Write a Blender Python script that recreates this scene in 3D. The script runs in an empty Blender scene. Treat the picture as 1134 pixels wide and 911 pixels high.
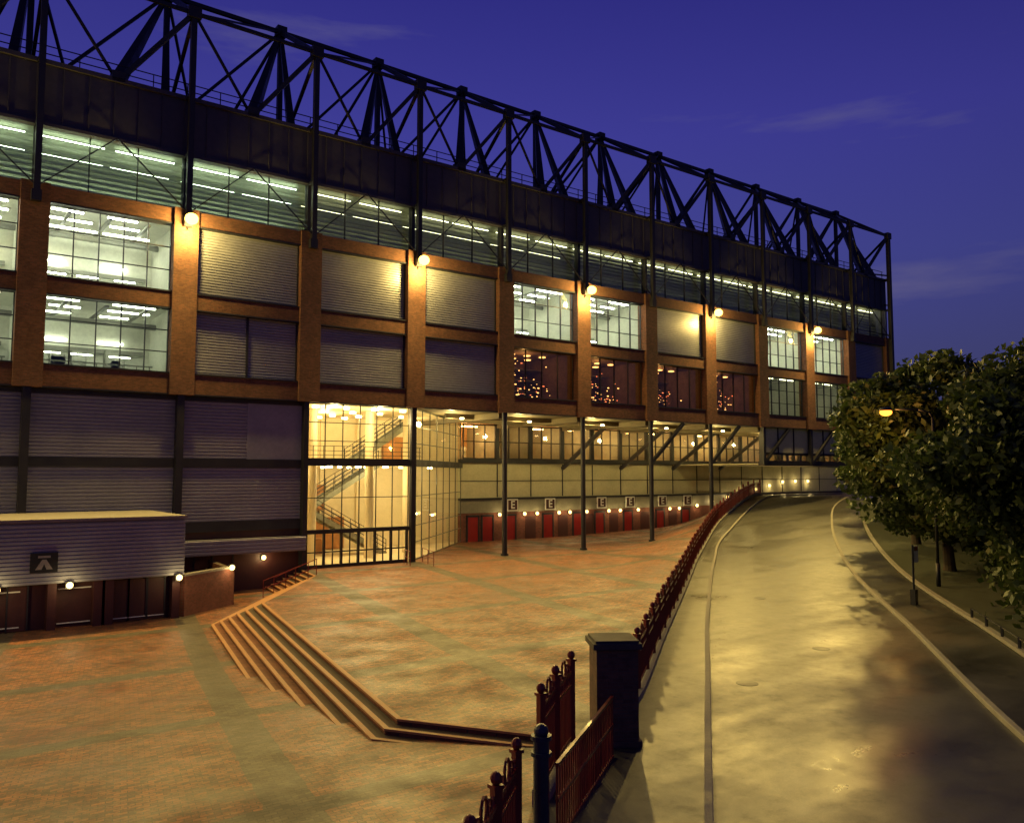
import bpy, math, random
import numpy as np
from mathutils import Vector, Matrix
random.seed(7); np.random.seed(7)
scene=bpy.context.scene
R=math.radians
BAY=7.85

# ---------------------------------------------------------------- mesh helper
class MB:
    def __init__(s): s.v=[]; s.f=[]
    def poly(s,pts):
        n=len(s.v); s.v+= [tuple(p) for p in pts]; s.f.append(tuple(range(n,n+len(pts))))
    def box(s,x0,x1,y0,y1,z0,z1):
        n=len(s.v)
        s.v+=[(x0,y0,z0),(x1,y0,z0),(x1,y1,z0),(x0,y1,z0),(x0,y0,z1),(x1,y0,z1),(x1,y1,z1),(x0,y1,z1)]
        s.f+=[tuple(n+i for i in q) for q in ((0,3,2,1),(4,5,6,7),(0,1,5,4),(1,2,6,5),(2,3,7,6),(3,0,4,7))]
    def beam(s,p,q,w,h=None,w2=None):
        h=h or w; w2=w2 or w
        p=Vector(p);q=Vector(q);d=(q-p).normalized()
        up=Vector((0,0,1)) if abs(d.z)<.95 else Vector((0,1,0))
        a=d.cross(up).normalized(); b=a.cross(d).normalized(); n=len(s.v)
        for c,k in((p,w),(q,w2)):
            for i,j in((-1,-1),(1,-1),(1,1),(-1,1)):
                s.v.append(tuple(c+a*i*k/2+b*j*(h if k==w else h*w2/w)/2))
        s.f+=[tuple(n+i for i in q) for q in ((0,3,2,1),(4,5,6,7),(0,1,5,4),(1,2,6,5),(2,3,7,6),(3,0,4,7))]
    def cyl(s,p,q,r,r2=None,n=10,caps=True):
        r2=r if r2 is None else r2
        p=Vector(p);q=Vector(q);d=(q-p).normalized()
        up=Vector((0,0,1)) if abs(d.z)<.95 else Vector((0,1,0))
        a=d.cross(up).normalized(); b=a.cross(d).normalized(); m=len(s.v)
        for c,k in((p,r),(q,r2)):
            for i in range(n):
                t=2*math.pi*i/n; s.v.append(tuple(c+a*math.cos(t)*k+b*math.sin(t)*k))
        for i in range(n): s.f.append((m+i,m+(i+1)%n,m+n+(i+1)%n,m+n+i))
        if caps: s.f.append(tuple(m+i for i in range(n))[::-1]); s.f.append(tuple(m+n+i for i in range(n)))
    def ball(s,c,r,nu=8,nv=6,sz=1):
        m=len(s.v)
        for j in range(1,nv):
            for i in range(nu):
                a=math.pi*j/nv;t=2*math.pi*i/nu
                s.v.append((c[0]+r*math.sin(a)*math.cos(t),c[1]+r*math.sin(a)*math.sin(t),c[2]+sz*r*math.cos(a)))
        s.v.append((c[0],c[1],c[2]+r*sz)); s.v.append((c[0],c[1],c[2]-r*sz)); T=len(s.v)-2;B=T+1
        for j in range(nv-2):
            for i in range(nu):
                s.f.append((m+j*nu+i,m+(j+1)*nu+i,m+(j+1)*nu+(i+1)%nu,m+j*nu+(i+1)%nu))
        for i in range(nu):
            s.f.append((T,m+i,m+(i+1)%nu)); s.f.append((B,m+(nv-2)*nu+(i+1)%nu,m+(nv-2)*nu+i))
    def ring(s,c,ax,r,t,n=12):
        pts=[]
        for i in range(n+1):
            a=2*math.pi*i/n
            pts.append((c[0]+ax[0]*r*math.cos(a),c[1]+ax[1]*r*math.cos(a),c[2]+r*math.sin(a)))
        for i in range(n): s.beam(pts[i],pts[i+1],t)
    def corr(s,x0,x1,z0,z1,y,pitch=.17,dep=.06):
        n=max(2,int((z1-z0)/pitch)); h=(z1-z0)/n; m=len(s.v)
        zs=[]
        for i in range(n):
            b=z0+i*h
            zs+=[(b,y),(b+h*.18,y-dep),(b+h*.72,y-dep),(b+h*.86,y)]
        zs.append((z1,y))
        for z,yy in zs: s.v+=[(x0,yy,z),(x1,yy,z)]
        for i in range(len(zs)-1): s.f.append((m+2*i,m+2*i+1,m+2*i+3,m+2*i+2))
    def done(s,name,mat,parent=None,smooth=False):
        me=bpy.data.meshes.new(name); me.from_pydata(s.v,[],s.f); me.update()
        if smooth:
            for p in me.polygons: p.use_smooth=True
        ob=bpy.data.objects.new(name,me); scene.collection.objects.link(ob)
        if mat: me.materials.append(mat)
        if parent: ob.parent=parent
        return ob
def empty(name,loc=(0,0,0)):
    e=bpy.data.objects.new(name,None); scene.collection.objects.link(e); e.location=loc; return e

# ---------------------------------------------------------------- materials
def newmat(name):
    m=bpy.data.materials.new(name); m.use_nodes=True; nt=m.node_tree
    return m,nt,nt.nodes['Principled BSDF'],nt.nodes['Material Output']
def N(nt,t,**k):
    n=nt.nodes.new(t)
    for a,b in k.items(): setattr(n,a,b)
    return n
def L(nt,a,b): nt.links.new(a,b)
def math_(nt,op,a,b=None,c=None):
    n=N(nt,'ShaderNodeMath',operation=op)
    for i,x in enumerate((a,b,c)):
        if x is None: continue
        if isinstance(x,(int,float)): n.inputs[i].default_value=x
        else: L(nt,x,n.inputs[i])
    return n.outputs[0]
def mixc(nt,f,a,b,mode='MIX'):
    n=N(nt,'ShaderNodeMix',data_type='RGBA',blend_type=mode)
    if isinstance(f,(int,float)): n.inputs[0].default_value=f
    else: L(nt,f,n.inputs[0])
    for i,x in((6,a),(7,b)):
        if isinstance(x,tuple): n.inputs[i].default_value=(*x[:3],1)
        else: L(nt,x,n.inputs[i])
    return n.outputs[2]
def noise(nt,vec,scale,detail=4,rough=.6):
    n=N(nt,'ShaderNodeTexNoise'); n.inputs['Scale'].default_value=scale; n.inputs['Detail'].default_value=detail; n.inputs['Roughness'].default_value=rough
    L(nt,vec,n.inputs['Vector']); return n.outputs[0]
def ramp(nt,f,a,b,lo=0.,hi=1.):
    n=N(nt,'ShaderNodeMapRange'); n.inputs[1].default_value=lo;n.inputs[2].default_value=hi;n.inputs[3].default_value=a;n.inputs[4].default_value=b
    L(nt,f,n.inputs[0]); return n.outputs[0]
def plain(name,col,rough=.6,metal=0,var=.25,scale=1.2,bump=0):
    m,nt,b,o=newmat(name)
    tc=N(nt,'ShaderNodeTexCoord').outputs['Object']
    n1=noise(nt,tc,scale,6)
    n2=noise(nt,tc,scale*9,3)
    f=math_(nt,'MULTIPLY_ADD',n2,.4,math_(nt,'MULTIPLY',n1,.6))
    f=ramp(nt,f,0,1,.3,.7)
    c=mixc(nt,f,tuple(x*(1-var) for x in col),tuple(min(1,x*(1+var)) for x in col))
    L(nt,c,b.inputs['Base Color']); b.inputs['Metallic'].default_value=metal
    L(nt,ramp(nt,n1,max(0,rough-.12),min(1,rough+.12),.3,.7),b.inputs['Roughness'])
    if bump:
        bp=N(nt,'ShaderNodeBump'); bp.inputs['Strength'].default_value=bump; bp.inputs['Distance'].default_value=.02
        L(nt,n2,bp.inputs['Height']); L(nt,bp.outputs[0],b.inputs['Normal'])
    return m
def emit(name,col,st):
    m,nt,b,o=newmat(name); nt.nodes.remove(b)
    e=N(nt,'ShaderNodeEmission'); e.inputs[0].default_value=(*col,1); e.inputs[1].default_value=st
    L(nt,e.outputs[0],o.inputs[0]); return m
def brickwall(name,c1,c2,mortar):
    m,nt,b,o=newmat(name)
    tc=N(nt,'ShaderNodeTexCoord').outputs['Object']
    sp=N(nt,'ShaderNodeSeparateXYZ'); L(nt,tc,sp.inputs[0])
    cb=N(nt,'ShaderNodeCombineXYZ'); L(nt,math_(nt,'ADD',sp.outputs[0],sp.outputs[1]),cb.inputs[0]); L(nt,sp.outputs[2],cb.inputs[1])
    br=N(nt,'ShaderNodeTexBrick'); L(nt,cb.outputs[0],br.inputs['Vector'])
    br.inputs['Scale'].default_value=1; br.inputs['Brick Width'].default_value=.225; br.inputs['Row Height'].default_value=.075
    br.inputs['Mortar Size'].default_value=.008; br.inputs['Mortar Smooth'].default_value=.3
    br.inputs['Color1'].default_value=(*c1,1);br.inputs['Color2'].default_value=(*c2,1);br.inputs['Mortar'].default_value=(*mortar,1)
    n=noise(nt,tc,1.6,6)
    c=mixc(nt,ramp(nt,n,.0,.45,.35,.7),br.outputs[0],tuple(x*.25 for x in c1))
    c=mixc(nt,ramp(nt,noise(nt,tc,6,4,.8),0,.5,.5,.7),c,tuple(x*.3 for x in c2))
    L(nt,c,b.inputs['Base Color']); b.inputs['Roughness'].default_value=.85
    bp=N(nt,'ShaderNodeBump'); bp.inputs['Strength'].default_value=.5; bp.inputs['Distance'].default_value=.01; bp.invert=True
    L(nt,br.outputs[1],bp.inputs['Height']); L(nt,bp.outputs[0],b.inputs['Normal'])
    return m
def paving(name):
    m,nt,b,o=newmat(name)
    tc=N(nt,'ShaderNodeTexCoord').outputs['Object']
    sp=N(nt,'ShaderNodeSeparateXYZ'); L(nt,tc,sp.inputs[0]); X,Y=sp.outputs[0],sp.outputs[1]
    u=math_(nt,'ADD',math_(nt,'MULTIPLY',X,.98),math_(nt,'MULTIPLY',Y,-.2))
    v=math_(nt,'ADD',Y,0.0)
    cb=N(nt,'ShaderNodeCombineXYZ'); L(nt,u,cb.inputs[0]); L(nt,v,cb.inputs[1])
    def bt(c1,c2,mo):
        br=N(nt,'ShaderNodeTexBrick'); L(nt,cb.outputs[0],br.inputs['Vector'])
        br.inputs['Scale'].default_value=1; br.inputs['Brick Width'].default_value=.26; br.inputs['Row Height'].default_value=.13
        br.inputs['Mortar Size'].default_value=.010
        br.inputs['Color1'].default_value=(*c1,1);br.inputs['Color2'].default_value=(*c2,1);br.inputs['Mortar'].default_value=(*mo,1)
        return br.outputs[0]
    A=bt((.40,.125,.045),(.10,.034,.02),(.045,.026,.018)); B=bt((.12,.105,.068),(.045,.042,.03),(.03,.026,.02))
    wob=math_(nt,'MULTIPLY',math_(nt,'SUBTRACT',noise(nt,tc,2.2,3),.5),.22)
    def band(c,per,w,off):
        fr=math_(nt,'MODULO',math_(nt,'ADD',math_(nt,'ADD',c,off+per*40),wob),per)
        return math_(nt,'LESS_THAN',fr,w)
    k=math_(nt,'MAXIMUM',band(u,7.6,1.0,8.2),band(v,8.3,.8,27.6))
    A=mixc(nt,ramp(nt,noise(nt,tc,4.2,6,.85),0,.5,.52,.66),A,(.38,.21,.09))
    c=mixc(nt,math_(nt,'MULTIPLY',k,.93),A,B)
    c=mixc(nt,ramp(nt,noise(nt,tc,.4,6,.7),0,.6,.44,.68),c,(.045,.03,.018))
    c=mixc(nt,ramp(nt,noise(nt,tc,5.5,5,.85),0,.85,.49,.62),c,(.035,.025,.015))
    L(nt,c,b.inputs['Base Color'])
    L(nt,ramp(nt,noise(nt,tc,.5,5),.38,.7,.35,.65),b.inputs['Roughness'])
    bp=N(nt,'ShaderNodeBump'); bp.inputs['Strength'].default_value=.7; bp.inputs['Distance'].default_value=.025
    L(nt,noise(nt,tc,9,4,.7),bp.inputs['Height']); L(nt,bp.outputs[0],b.inputs['Normal'])
    return m
def asphalt(name,base=.05,wet=True):
    m,nt,b,o=newmat(name)
    tc=N(nt,'ShaderNodeTexCoord').outputs['Object']
    # worn wheel-track direction along the road
    mp=N(nt,'ShaderNodeMapping'); mp.inputs['Rotation'].default_value=(0,0,R(-36)); mp.inputs['Scale'].default_value=(.12,1.0,1); L(nt,tc,mp.inputs[0])
    track=noise(nt,mp.outputs[0],.7,4,.5); big=noise(nt,tc,.16,9,.62); fine=noise(nt,tc,34,3,.8); med=noise(nt,tc,1.5,9,.8)
    c=mixc(nt,ramp(nt,big,0,1,.46,.62),(base*1.25,base*1.22,base*1.1),(base*.5,base*.5,base*.5))
    c=mixc(nt,ramp(nt,track,0,.45,.4,.65),c,(base*.5,base*.5,base*.5))
    c=mixc(nt,ramp(nt,fine,0,.6,.45,.75),c,(base*2.2,base*2.1,base*1.9))
    c=mixc(nt,ramp(nt,med,0,.6,.54,.64),c,(base*.3,base*.3,base*.3))
    L(nt,c,b.inputs['Base Color'])
    if wet: L(nt,math_(nt,'ADD',math_(nt,'ADD',ramp(nt,big,.46,.34,.40,.64),ramp(nt,track,.05,-.08,.35,.65)),ramp(nt,med,-.03,.07,.38,.62)),b.inputs['Roughness'])
    else: b.inputs['Roughness'].default_value=.7
    b.inputs['Specular IOR Level'].default_value=.6
    bp=N(nt,'ShaderNodeBump'); bp.inputs['Strength'].default_value=.4; bp.inputs['Distance'].default_value=.006
    L(nt,fine,bp.inputs['Height']); L(nt,bp.outputs[0],b.inputs['Normal'])
    return m
def glassmat(name,tint=(.9,1,.95),refl=.1):
    m,nt,b,o=newmat(name); nt.nodes.remove(b)
    t=N(nt,'ShaderNodeBsdfTransparent'); t.inputs[0].default_value=(*tint,1)
    g=N(nt,'ShaderNodeBsdfGlossy'); g.inputs['Roughness'].default_value=.03
    tc=N(nt,'ShaderNodeTexCoord').outputs['Object']
    bp=N(nt,'ShaderNodeBump'); bp.inputs['Strength'].default_value=.08; bp.inputs['Distance'].default_value=.05
    L(nt,noise(nt,tc,.7,2),bp.inputs['Height']); L(nt,bp.outputs[0],g.inputs['Normal'])
    fr=N(nt,'ShaderNodeFresnel'); fr.inputs[0].default_value=1.45
    mx=N(nt,'ShaderNodeMixShader'); L(nt,math_(nt,'ADD',fr.outputs[0],refl-.04),mx.inputs[0]); L(nt,t.outputs[0],mx.inputs[1]); L(nt,g.outputs[0],mx.inputs[2])
    L(nt,mx.outputs[0],o.inputs[0]); return m

M=dict(
 brick=brickwall('brick',(.21,.08,.042),(.12,.046,.027),(.12,.09,.065)),
 brick_red=brickwall('brick_red',(.24,.07,.045),(.16,.045,.03),(.12,.09,.07)),
 steel=plain('dark_steel',(.022,.022,.03),.5,.2,.3),
 alu=plain('mullion_aluminium',(.05,.05,.045),.45,.3,.2),
 panel=plain('grey_metal_cladding',(.29,.30,.34),.45,.2,.2,.5),
 panel_d=plain('slate_cladding',(.24,.24,.31),.5,.1,.2,.5),
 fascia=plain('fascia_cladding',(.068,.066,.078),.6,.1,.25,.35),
 cream=plain('cream_render',(.46,.44,.29),.75,0,.18,.7),
 white=plain('white_paint',(.75,.74,.68),.6,0,.06),
 green_int=plain('interior_paint',(.56,.56,.47),.7,0,.2,.6),
 terrace=plain('terrace_underside',(.38,.39,.29),.7,0,.25,.5),
 concrete=plain('concrete',(.25,.23,.20),.8,0,.2,2,.3),
 kerb=plain('kerb_stone',(.27,.25,.21),.75,0,.25,2,.2),
 step=brickwall('step_brick',(.24,.08,.035),(.15,.05,.025),(.07,.05,.035)),
 claret=plain('claret_paint',(.18,.016,.016),.4,0,.2),
 claret_d=plain('dark_claret_wall',(.055,.014,.014),.6,0,.3),
 bluepaint=plain('blue_black_paint',(.02,.03,.055),.35,0,.3),
 wood=plain('wood',(.36,.15,.045),.5,0,.3,3),
 ground=plain('earth_ground',(.03,.035,.02),.9,0,.35,.4),
 black=plain('black_void',(.012,.012,.014),.8,0,.2),
 bark=plain('bark',(.05,.035,.025),.9,0,.4,4,.6),
 paving=paving('brick_paving'), road=asphalt('wet_asphalt',.048), pave=asphalt('pavement_asphalt',.04),
 glass=glassmat('window_glass',(.95,1,.95)), dglass=glassmat('tinted_glass',(.65,.6,.5),.12),
 tube=emit('fluorescent_tube',(.97,1,.80),32), tube_m=emit('fluorescent_tube_mid',(.95,1,.76),17), tube_d=emit('fluorescent_tube_dim',(1,.95,.55),7), tube_c=emit('fluorescent_tube_terrace',(.82,1,.72),13),
 tube_w=emit('tungsten_strip',(1,.62,.22),16),
 warm=emit('warm_lamp',(1,.78,.38),14), hallamp=emit('hall_lamp',(1,.78,.36),26), flood=emit('floodlight_lens',(1,.74,.13),6),
 bulk=emit('bulkhead_lens',(1,.72,.24),5), sodium=emit('sodium_lens',(1,.30,.03),5), dots=emit('town_light_standins',(1,.5,.15),6),dots2=emit('town_light_standins_red',(1,.22,.08),3.5),  # dots and dots2: added glow standing in for reflected town lights
)
m,nt,b,o=newmat('foliage')
gi=N(nt,'ShaderNodeNewGeometry')
tc=N(nt,'ShaderNodeTexCoord').outputs['Object']
c=mixc(nt,gi.outputs['Random Per Island'],(.03,.055,.014),(.085,.12,.03))
c=mixc(nt,ramp(nt,noise(nt,tc,.5,3),0,.6,.4,.65),c,(.022,.036,.01))
L(nt,c,b.inputs['Base Color']); b.inputs['Roughness'].default_value=.5
tr=N(nt,'ShaderNodeBsdfTranslucent'); L(nt,c,tr.inputs[0]); mx=N(nt,'ShaderNodeMixShader'); mx.inputs[0].default_value=.25
L(nt,b.outputs[0],mx.inputs[1]); L(nt,tr.outputs[0],mx.inputs[2]); L(nt,mx.outputs[0],o.inputs[0]); M['leaf']=m

def point(name,loc,power,col,rad=.15,parent=None,spot=None,target=None,blend=.6):
    l=bpy.data.lights.new(name,'SPOT' if spot else 'POINT'); l.energy=power; l.color=col; l.shadow_soft_size=rad
    ob=bpy.data.objects.new(name,l); scene.collection.objects.link(ob); ob.location=loc
    if spot:
        l.spot_size=R(spot); l.spot_blend=blend
        d=Vector(target)-Vector(loc); ob.rotation_euler=d.to_track_quat('-Z','Y').to_euler()
    if parent: ob.parent=parent
    return ob
YEL=(1,.68,.17)

# ---------------------------------------------------------------- terrain profiles
def zr(x,y):
    q=.8*x+.6*y+14
    q=np.clip(q,0,56)
    return .001*q*q+.008*q
def catmull(P,per=14):
    P=[np.array(p,float) for p in P]; P=[2*P[0]-P[1]]+P+[2*P[-1]-P[-2]]; out=[]
    for i in range(1,len(P)-2):
        for j in range(per):
            t=j/per;a,b,c,d=P[i-1:i+3]
            out.append(.5*((2*b)+(-a+c)*t+(2*a-5*b+4*c-d)*t*t+(-a+3*b-3*c+d)*t**3))
    out.append(P[-2]); return np.array(out)
def resample(C,n):
    d=np.r_[0,np.cumsum(np.linalg.norm(np.diff(C,axis=0),axis=1))]; s=np.linspace(0,d[-1],n)
    return np.c_[np.interp(s,d,C[:,0]),np.interp(s,d,C[:,1])],d[-1]
fence_c=catmull([(-60,-75.5),(-34,-52.2),(-21.8,-41.0),(-17.1,-37.0),(-13.65,-35.0),(-5.9,-28.85),(6.4,-19.2),(16.1,-11.8),(31.6,-1),(48,7.6),(62,10.2),(90,10.6),(200,10.6)])
left_c=catmull([(-60,-79),(-30,-51.5),(-17.45,-40.8),(-9.4,-34),(-.6,-26.6),(13.7,-15.1),(25,-6.9),(46.4,5.2),(62,8),(90,8.6),(200,8.6)])
right_c=catmull([(-50,-78),(-20,-51.8),(-8.3,-42),(4,-32.7),(17.9,-21.8),(35.9,-9.3),(50,-1.5),(64,.6),(90,1.2),(200,1.2)])
def offset(C,d):
    t=np.gradient(C,axis=0); t/=np.linalg.norm(t,axis=1)[:,None]
    return C+np.c_[-t[:,1],t[:,0]]*d      # +d = left
def ribbon(name,A,B,za,mat,n=260,m=8,parent=None):
    A,_=resample(A,n);B,_=resample(B,n); mb=MB()
    for i in range(n):
        for j in range(m+1):
            p=A[i]*(1-j/m)+B[i]*(j/m)
            mb.v.append((p[0],p[1],float(zr(p[0],p[1]))+za))
    for i in range(n-1):
        for j in range(m):
            a=i*(m+1)+j; mb.f.append((a+m+1,a,a+1,a+m+2))
    return mb.done(name,mat,parent,True)
ribbon('road',left_c,right_c,0,M['road'])
ribbon('pavement',offset(fence_c,.15),offset(left_c,.16),.125,M['pave'],m=4)
ribbon('pavement',offset(right_c,-.16),offset(right_c,-2.5),.125,M['pave'],m=4)
ribbon('grass_verge',offset(right_c,-2.5),offset(right_c,-16),.11,M['ground'],m=6)
def kerb(name,C,side):
    C,_=resample(C,260);mb=MB();O=offset(C,side*.16)
    for i in range(260):
        z=float(zr(*C[i])); z2=z
        mb.v+=[(C[i][0],C[i][1],z-.05),(C[i][0],C[i][1],z+.12),(C[i][0]*.85+O[i][0]*.15,C[i][1]*.85+O[i][1]*.15,z+.132),(O[i][0],O[i][1],z2+.132),(O[i][0],O[i][1],z2-.05)]
    for i in range(259):
        for j in range(4):
            a=i*5+j; mb.f.append((a,a+1,a+6,a+5) if side<0 else (a+5,a+6,a+1,a))
    mb.done(name,M['kerb'])
kerb('kerb',left_c,1); kerb('kerb',right_c,-1)
mb=MB()
for (x,y,r) in((-9.0,-35.0,.32),(5,-25,.3),(-3,-33.5,.3)):
    z=float(zr(x,y)); mb.cyl((x,y,z-.02),(x,y,z+.006),r,n=18)
mb.done('manhole_covers',M['steel'])
rs=np.random.RandomState(9); LK,_=resample(left_c,500); RKK,_=resample(right_c,500); mb=MB()
for i in range(900):
    if rs.rand()<.5: p=LK[rs.randint(120,330)]+rs.normal(0,.25,2)+np.array([.3,-.3])
    else: p=RKK[rs.randint(120,330)]+rs.normal(0,.5,2)+np.array([-.4,.4])
    s=rs.uniform(.02,.05);a=rs.uniform(0,6.28); z=float(zr(*p))+.006+rs.uniform(0,.02)
    mb.poly([(p[0]+s*math.cos(a+t),p[1]+s*.7*math.sin(a+t),z+rs.uniform(0,.01)) for t in(0,1.57,3.14,4.71)])
mb.done('fallen_leaves',plain('dead_leaves',(.10,.07,.03),.8))

fx=fence_c[:,0];fy=fence_c[:,1]
FD,_=resample(fence_c,900)
def plaza_z(x,y):
    d=np.min(np.hypot(FD[:,0]-x,FD[:,1]-y)); w=max(0,1-d/7.5); w=w*w*(3-2*w)
    s=min(1,max(0,(x-20)/22)); base=.4*s*s*(3-2*s)
    return float(base*(1-w)+zr(x,y)*w)+.01*w
P4e=(-15.9,-36.05);P4=(-16.9,-35.0);P3=(-18.8,-32.05);P2=(-14.87,-11.86);P1=(-8.6,-3.4);P0=(-8.0,.3)
edge=[P4e,P4,P3,P2,P1,P0]
def XL(y):
    if y>=.3: return -8.0
    ys=[p[1] for p in edge]; return float(np.interp(y,ys,[p[0] for p in edge]))
rows=np.r_[np.arange(-36.05,12.01,.6),12.2]
rows=np.unique(np.r_[rows,[p[1] for p in edge]])
mb=MB();NX=90
for y in rows:
    x0=XL(y); x1=float(np.interp(y,fy,fx))+.0 if y<10.4 else 75
    x1=min(x1,75); x1=max(x1,x0+.02)
    for j in range(NX+1):
        x=x0+(x1-x0)*j/NX
        mb.v.append((x,y,plaza_z(x,y)))
for i in range(len(rows)-1):
    for j in range(NX):
        a=i*(NX+1)+j; mb.f.append((a,a+1,a+NX+2,a+NX+1))
mb.done('plaza',M['paving'],None,True)
def low_z(y): return -1.0*min(1,max(0,(y+38)/18))-.02
mb=MB();xs=np.arange(-90,-5.9,1.0)
NR=60
for x in xs:
    y0=float(np.interp(x,fx,fy,left=-75.5)) 
    y1=.6
    for j in range(NR+1):
        y=y0+(y1-y0)*j/NR; mb.v.append((x,y,low_z(y)))
for i in range(len(xs)-1):
    for j in range(NR):
        a=i*(NR+1)+j; mb.f.append((a,a+NR+1,a+NR+2,a+1))
mb.done('lower_plaza',M['paving'],None,True)
def off_poly(P,d):
    P=[Vector(p) for p in P];out=[]
    for i,p in enumerate(P):
        ns=[]
        if i>0: t=(p-P[i-1]).normalized(); ns.append(Vector((-t.y,t.x)))
        if i<len(P)-1: t=(P[i+1]-p).normalized(); ns.append(Vector((-t.y,t.x)))
        if len(ns)==1: out.append(p+ns[0]*d)
        else:
            b=(ns[0]+ns[1]).normalized(); out.append(p+b*d/max(.4,b.dot(ns[0])))
    return out
mb=MB();mn=MB()
RUN=.36;RISE=.152
for k in range(7):
    a=off_poly(edge,RUN*k);b=off_poly(edge,RUN*(k+1)); zt=-RISE*(k+1); z0=-RISE*k
    for i in range(len(a)-1):
        mb.poly([(a[i].x,a[i].y,z0-.05),(a[i+1].x,a[i+1].y,z0-.05),(a[i+1].x,a[i+1].y,zt),(a[i].x,a[i].y,zt)])
        mb.poly([(a[i].x,a[i].y,zt),(a[i+1].x,a[i+1].y,zt),(b[i+1].x,b[i+1].y,zt),(b[i].x,b[i].y,zt)])
    n0=off_poly(edge,RUN*k+.03);n1=off_poly(edge,RUN*k-.11)
    for i in range(len(a)-1):
        A,B,C,D=n0[i],n0[i+1],n1[i+1],n1[i]; t=z0+.006;bt=z0-.05
        mn.poly([(D.x,D.y,t),(C.x,C.y,t),(B.x,B.y,t),(A.x,A.y,t)])
        mn.poly([(A.x,A.y,t),(B.x,B.y,t),(B.x,B.y,bt),(A.x,A.y,bt)])
        mn.poly([(A.x,A.y,bt),(B.x,B.y,bt),(a[i+1].x,a[i+1].y,bt),(a[i].x,a[i].y,bt)])
st=empty('steps'); mb.done('risers',M['step'],st)
M['nosing']=plain('step_nosing',(.40,.19,.08),.6,0,.35,5,.2)
mn.done('nosings',M['nosing'],st)
gx=np.r_[-3000,-1200,-400,-150,np.arange(-90,130,4),200,400,1200,3000]
mb=MB()
for x in gx:
    for y in gx:
        df=float(np.interp(x,fx,fy)); z=float(zr(x,y))-.25
        if y>df-3: z=min(z,-1.4)
        mb.v.append((x,y,z))
n=len(gx)
for i in range(n-1):
    for j in range(n-1):
        a=i*n+j; mb.f.append((a,a+n,a+n+1,a+1))
mb.done('ground',M['ground'],None,True)

# ================================================================ STADIUM
S=empty('football_stadium_stand')
KL=-6;KR=8
XL0=KL*BAY;XR0=KR*BAY
def X(k): return k*BAY
CW=.7
brick=MB()
for k in range(KL,KR+1):
    brick.box(X(k)-CW,X(k)+CW,-.38,.62,10.66,21.74)
for (z0,z1) in((20.8,21.7),(15.75,16.7),(10.7,11.9)):
    brick.box(XL0,XR0,-.16,.6,z0,z1)
brick.done('brick_piers',M['brick'],S)
sill=MB()
for z in (20.8,15.75,10.7,16.7,11.9):
    for k in range(KL,KR): sill.box(X(k)+CW,X(k+1)-CW,-.22,.3,z-.05 if z in(20.8,15.75,10.7) else z-.02,z+.03 if z in(20.8,15.75,10.7) else z+.06)
sill.done('sills',M['steel'],S)
pan=MB();pand=MB();fr=MB();gl=MB();dgl=MB();room=MB();tubeA=MB();tubeM=MB();tubeD=MB();tubeC=MB();tubeW=MB();slot=MB();dots=MB();dots2=MB();furn=MB();alu=MB();terr=MB()
def frame(x0,x1,z0,z1,y,nx,nz,t=.07,tgt=None):
    tgt=tgt or fr
    tgt.box(x0,x1,y-.06,y+.06,z0,z0+t*1.5);tgt.box(x0,x1,y-.06,y+.06,z1-t*1.5,z1)
    for i in range(nx+1):
        x=x0+(x1-x0)*i/nx; x=min(max(x,x0+t/2),x1-t/2); tgt.box(x-t/2,x+t/2,y-.07,y+.07,z0+.003,z1-.003)
    for j in range(1,nz):
        z=z0+(z1-z0)*j/nz; tgt.box(x0,x1,y-.05,y+.05,z-t/2,z+t/2)
def roombox(mb,x0,x1,y0,y1,z0,z1):
    mb.poly([(x0,y1,z0),(x1,y1,z0),(x1,y1,z1),(x0,y1,z1)])
    mb.poly([(x0,y0,z1),(x1,y0,z1),(x1,y1,z1),(x0,y1,z1)][::-1])
    mb.poly([(x0,y0,z0),(x1,y0,z0),(x1,y1,z0),(x0,y1,z0)])
    mb.poly([(x0,y0,z0),(x0,y1,z0),(x0,y1,z1),(x0,y0,z1)])
    mb.poly([(x1,y0,z0),(x1,y1,z0),(x1,y1,z1),(x1,y0,z1)][::-1])
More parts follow.
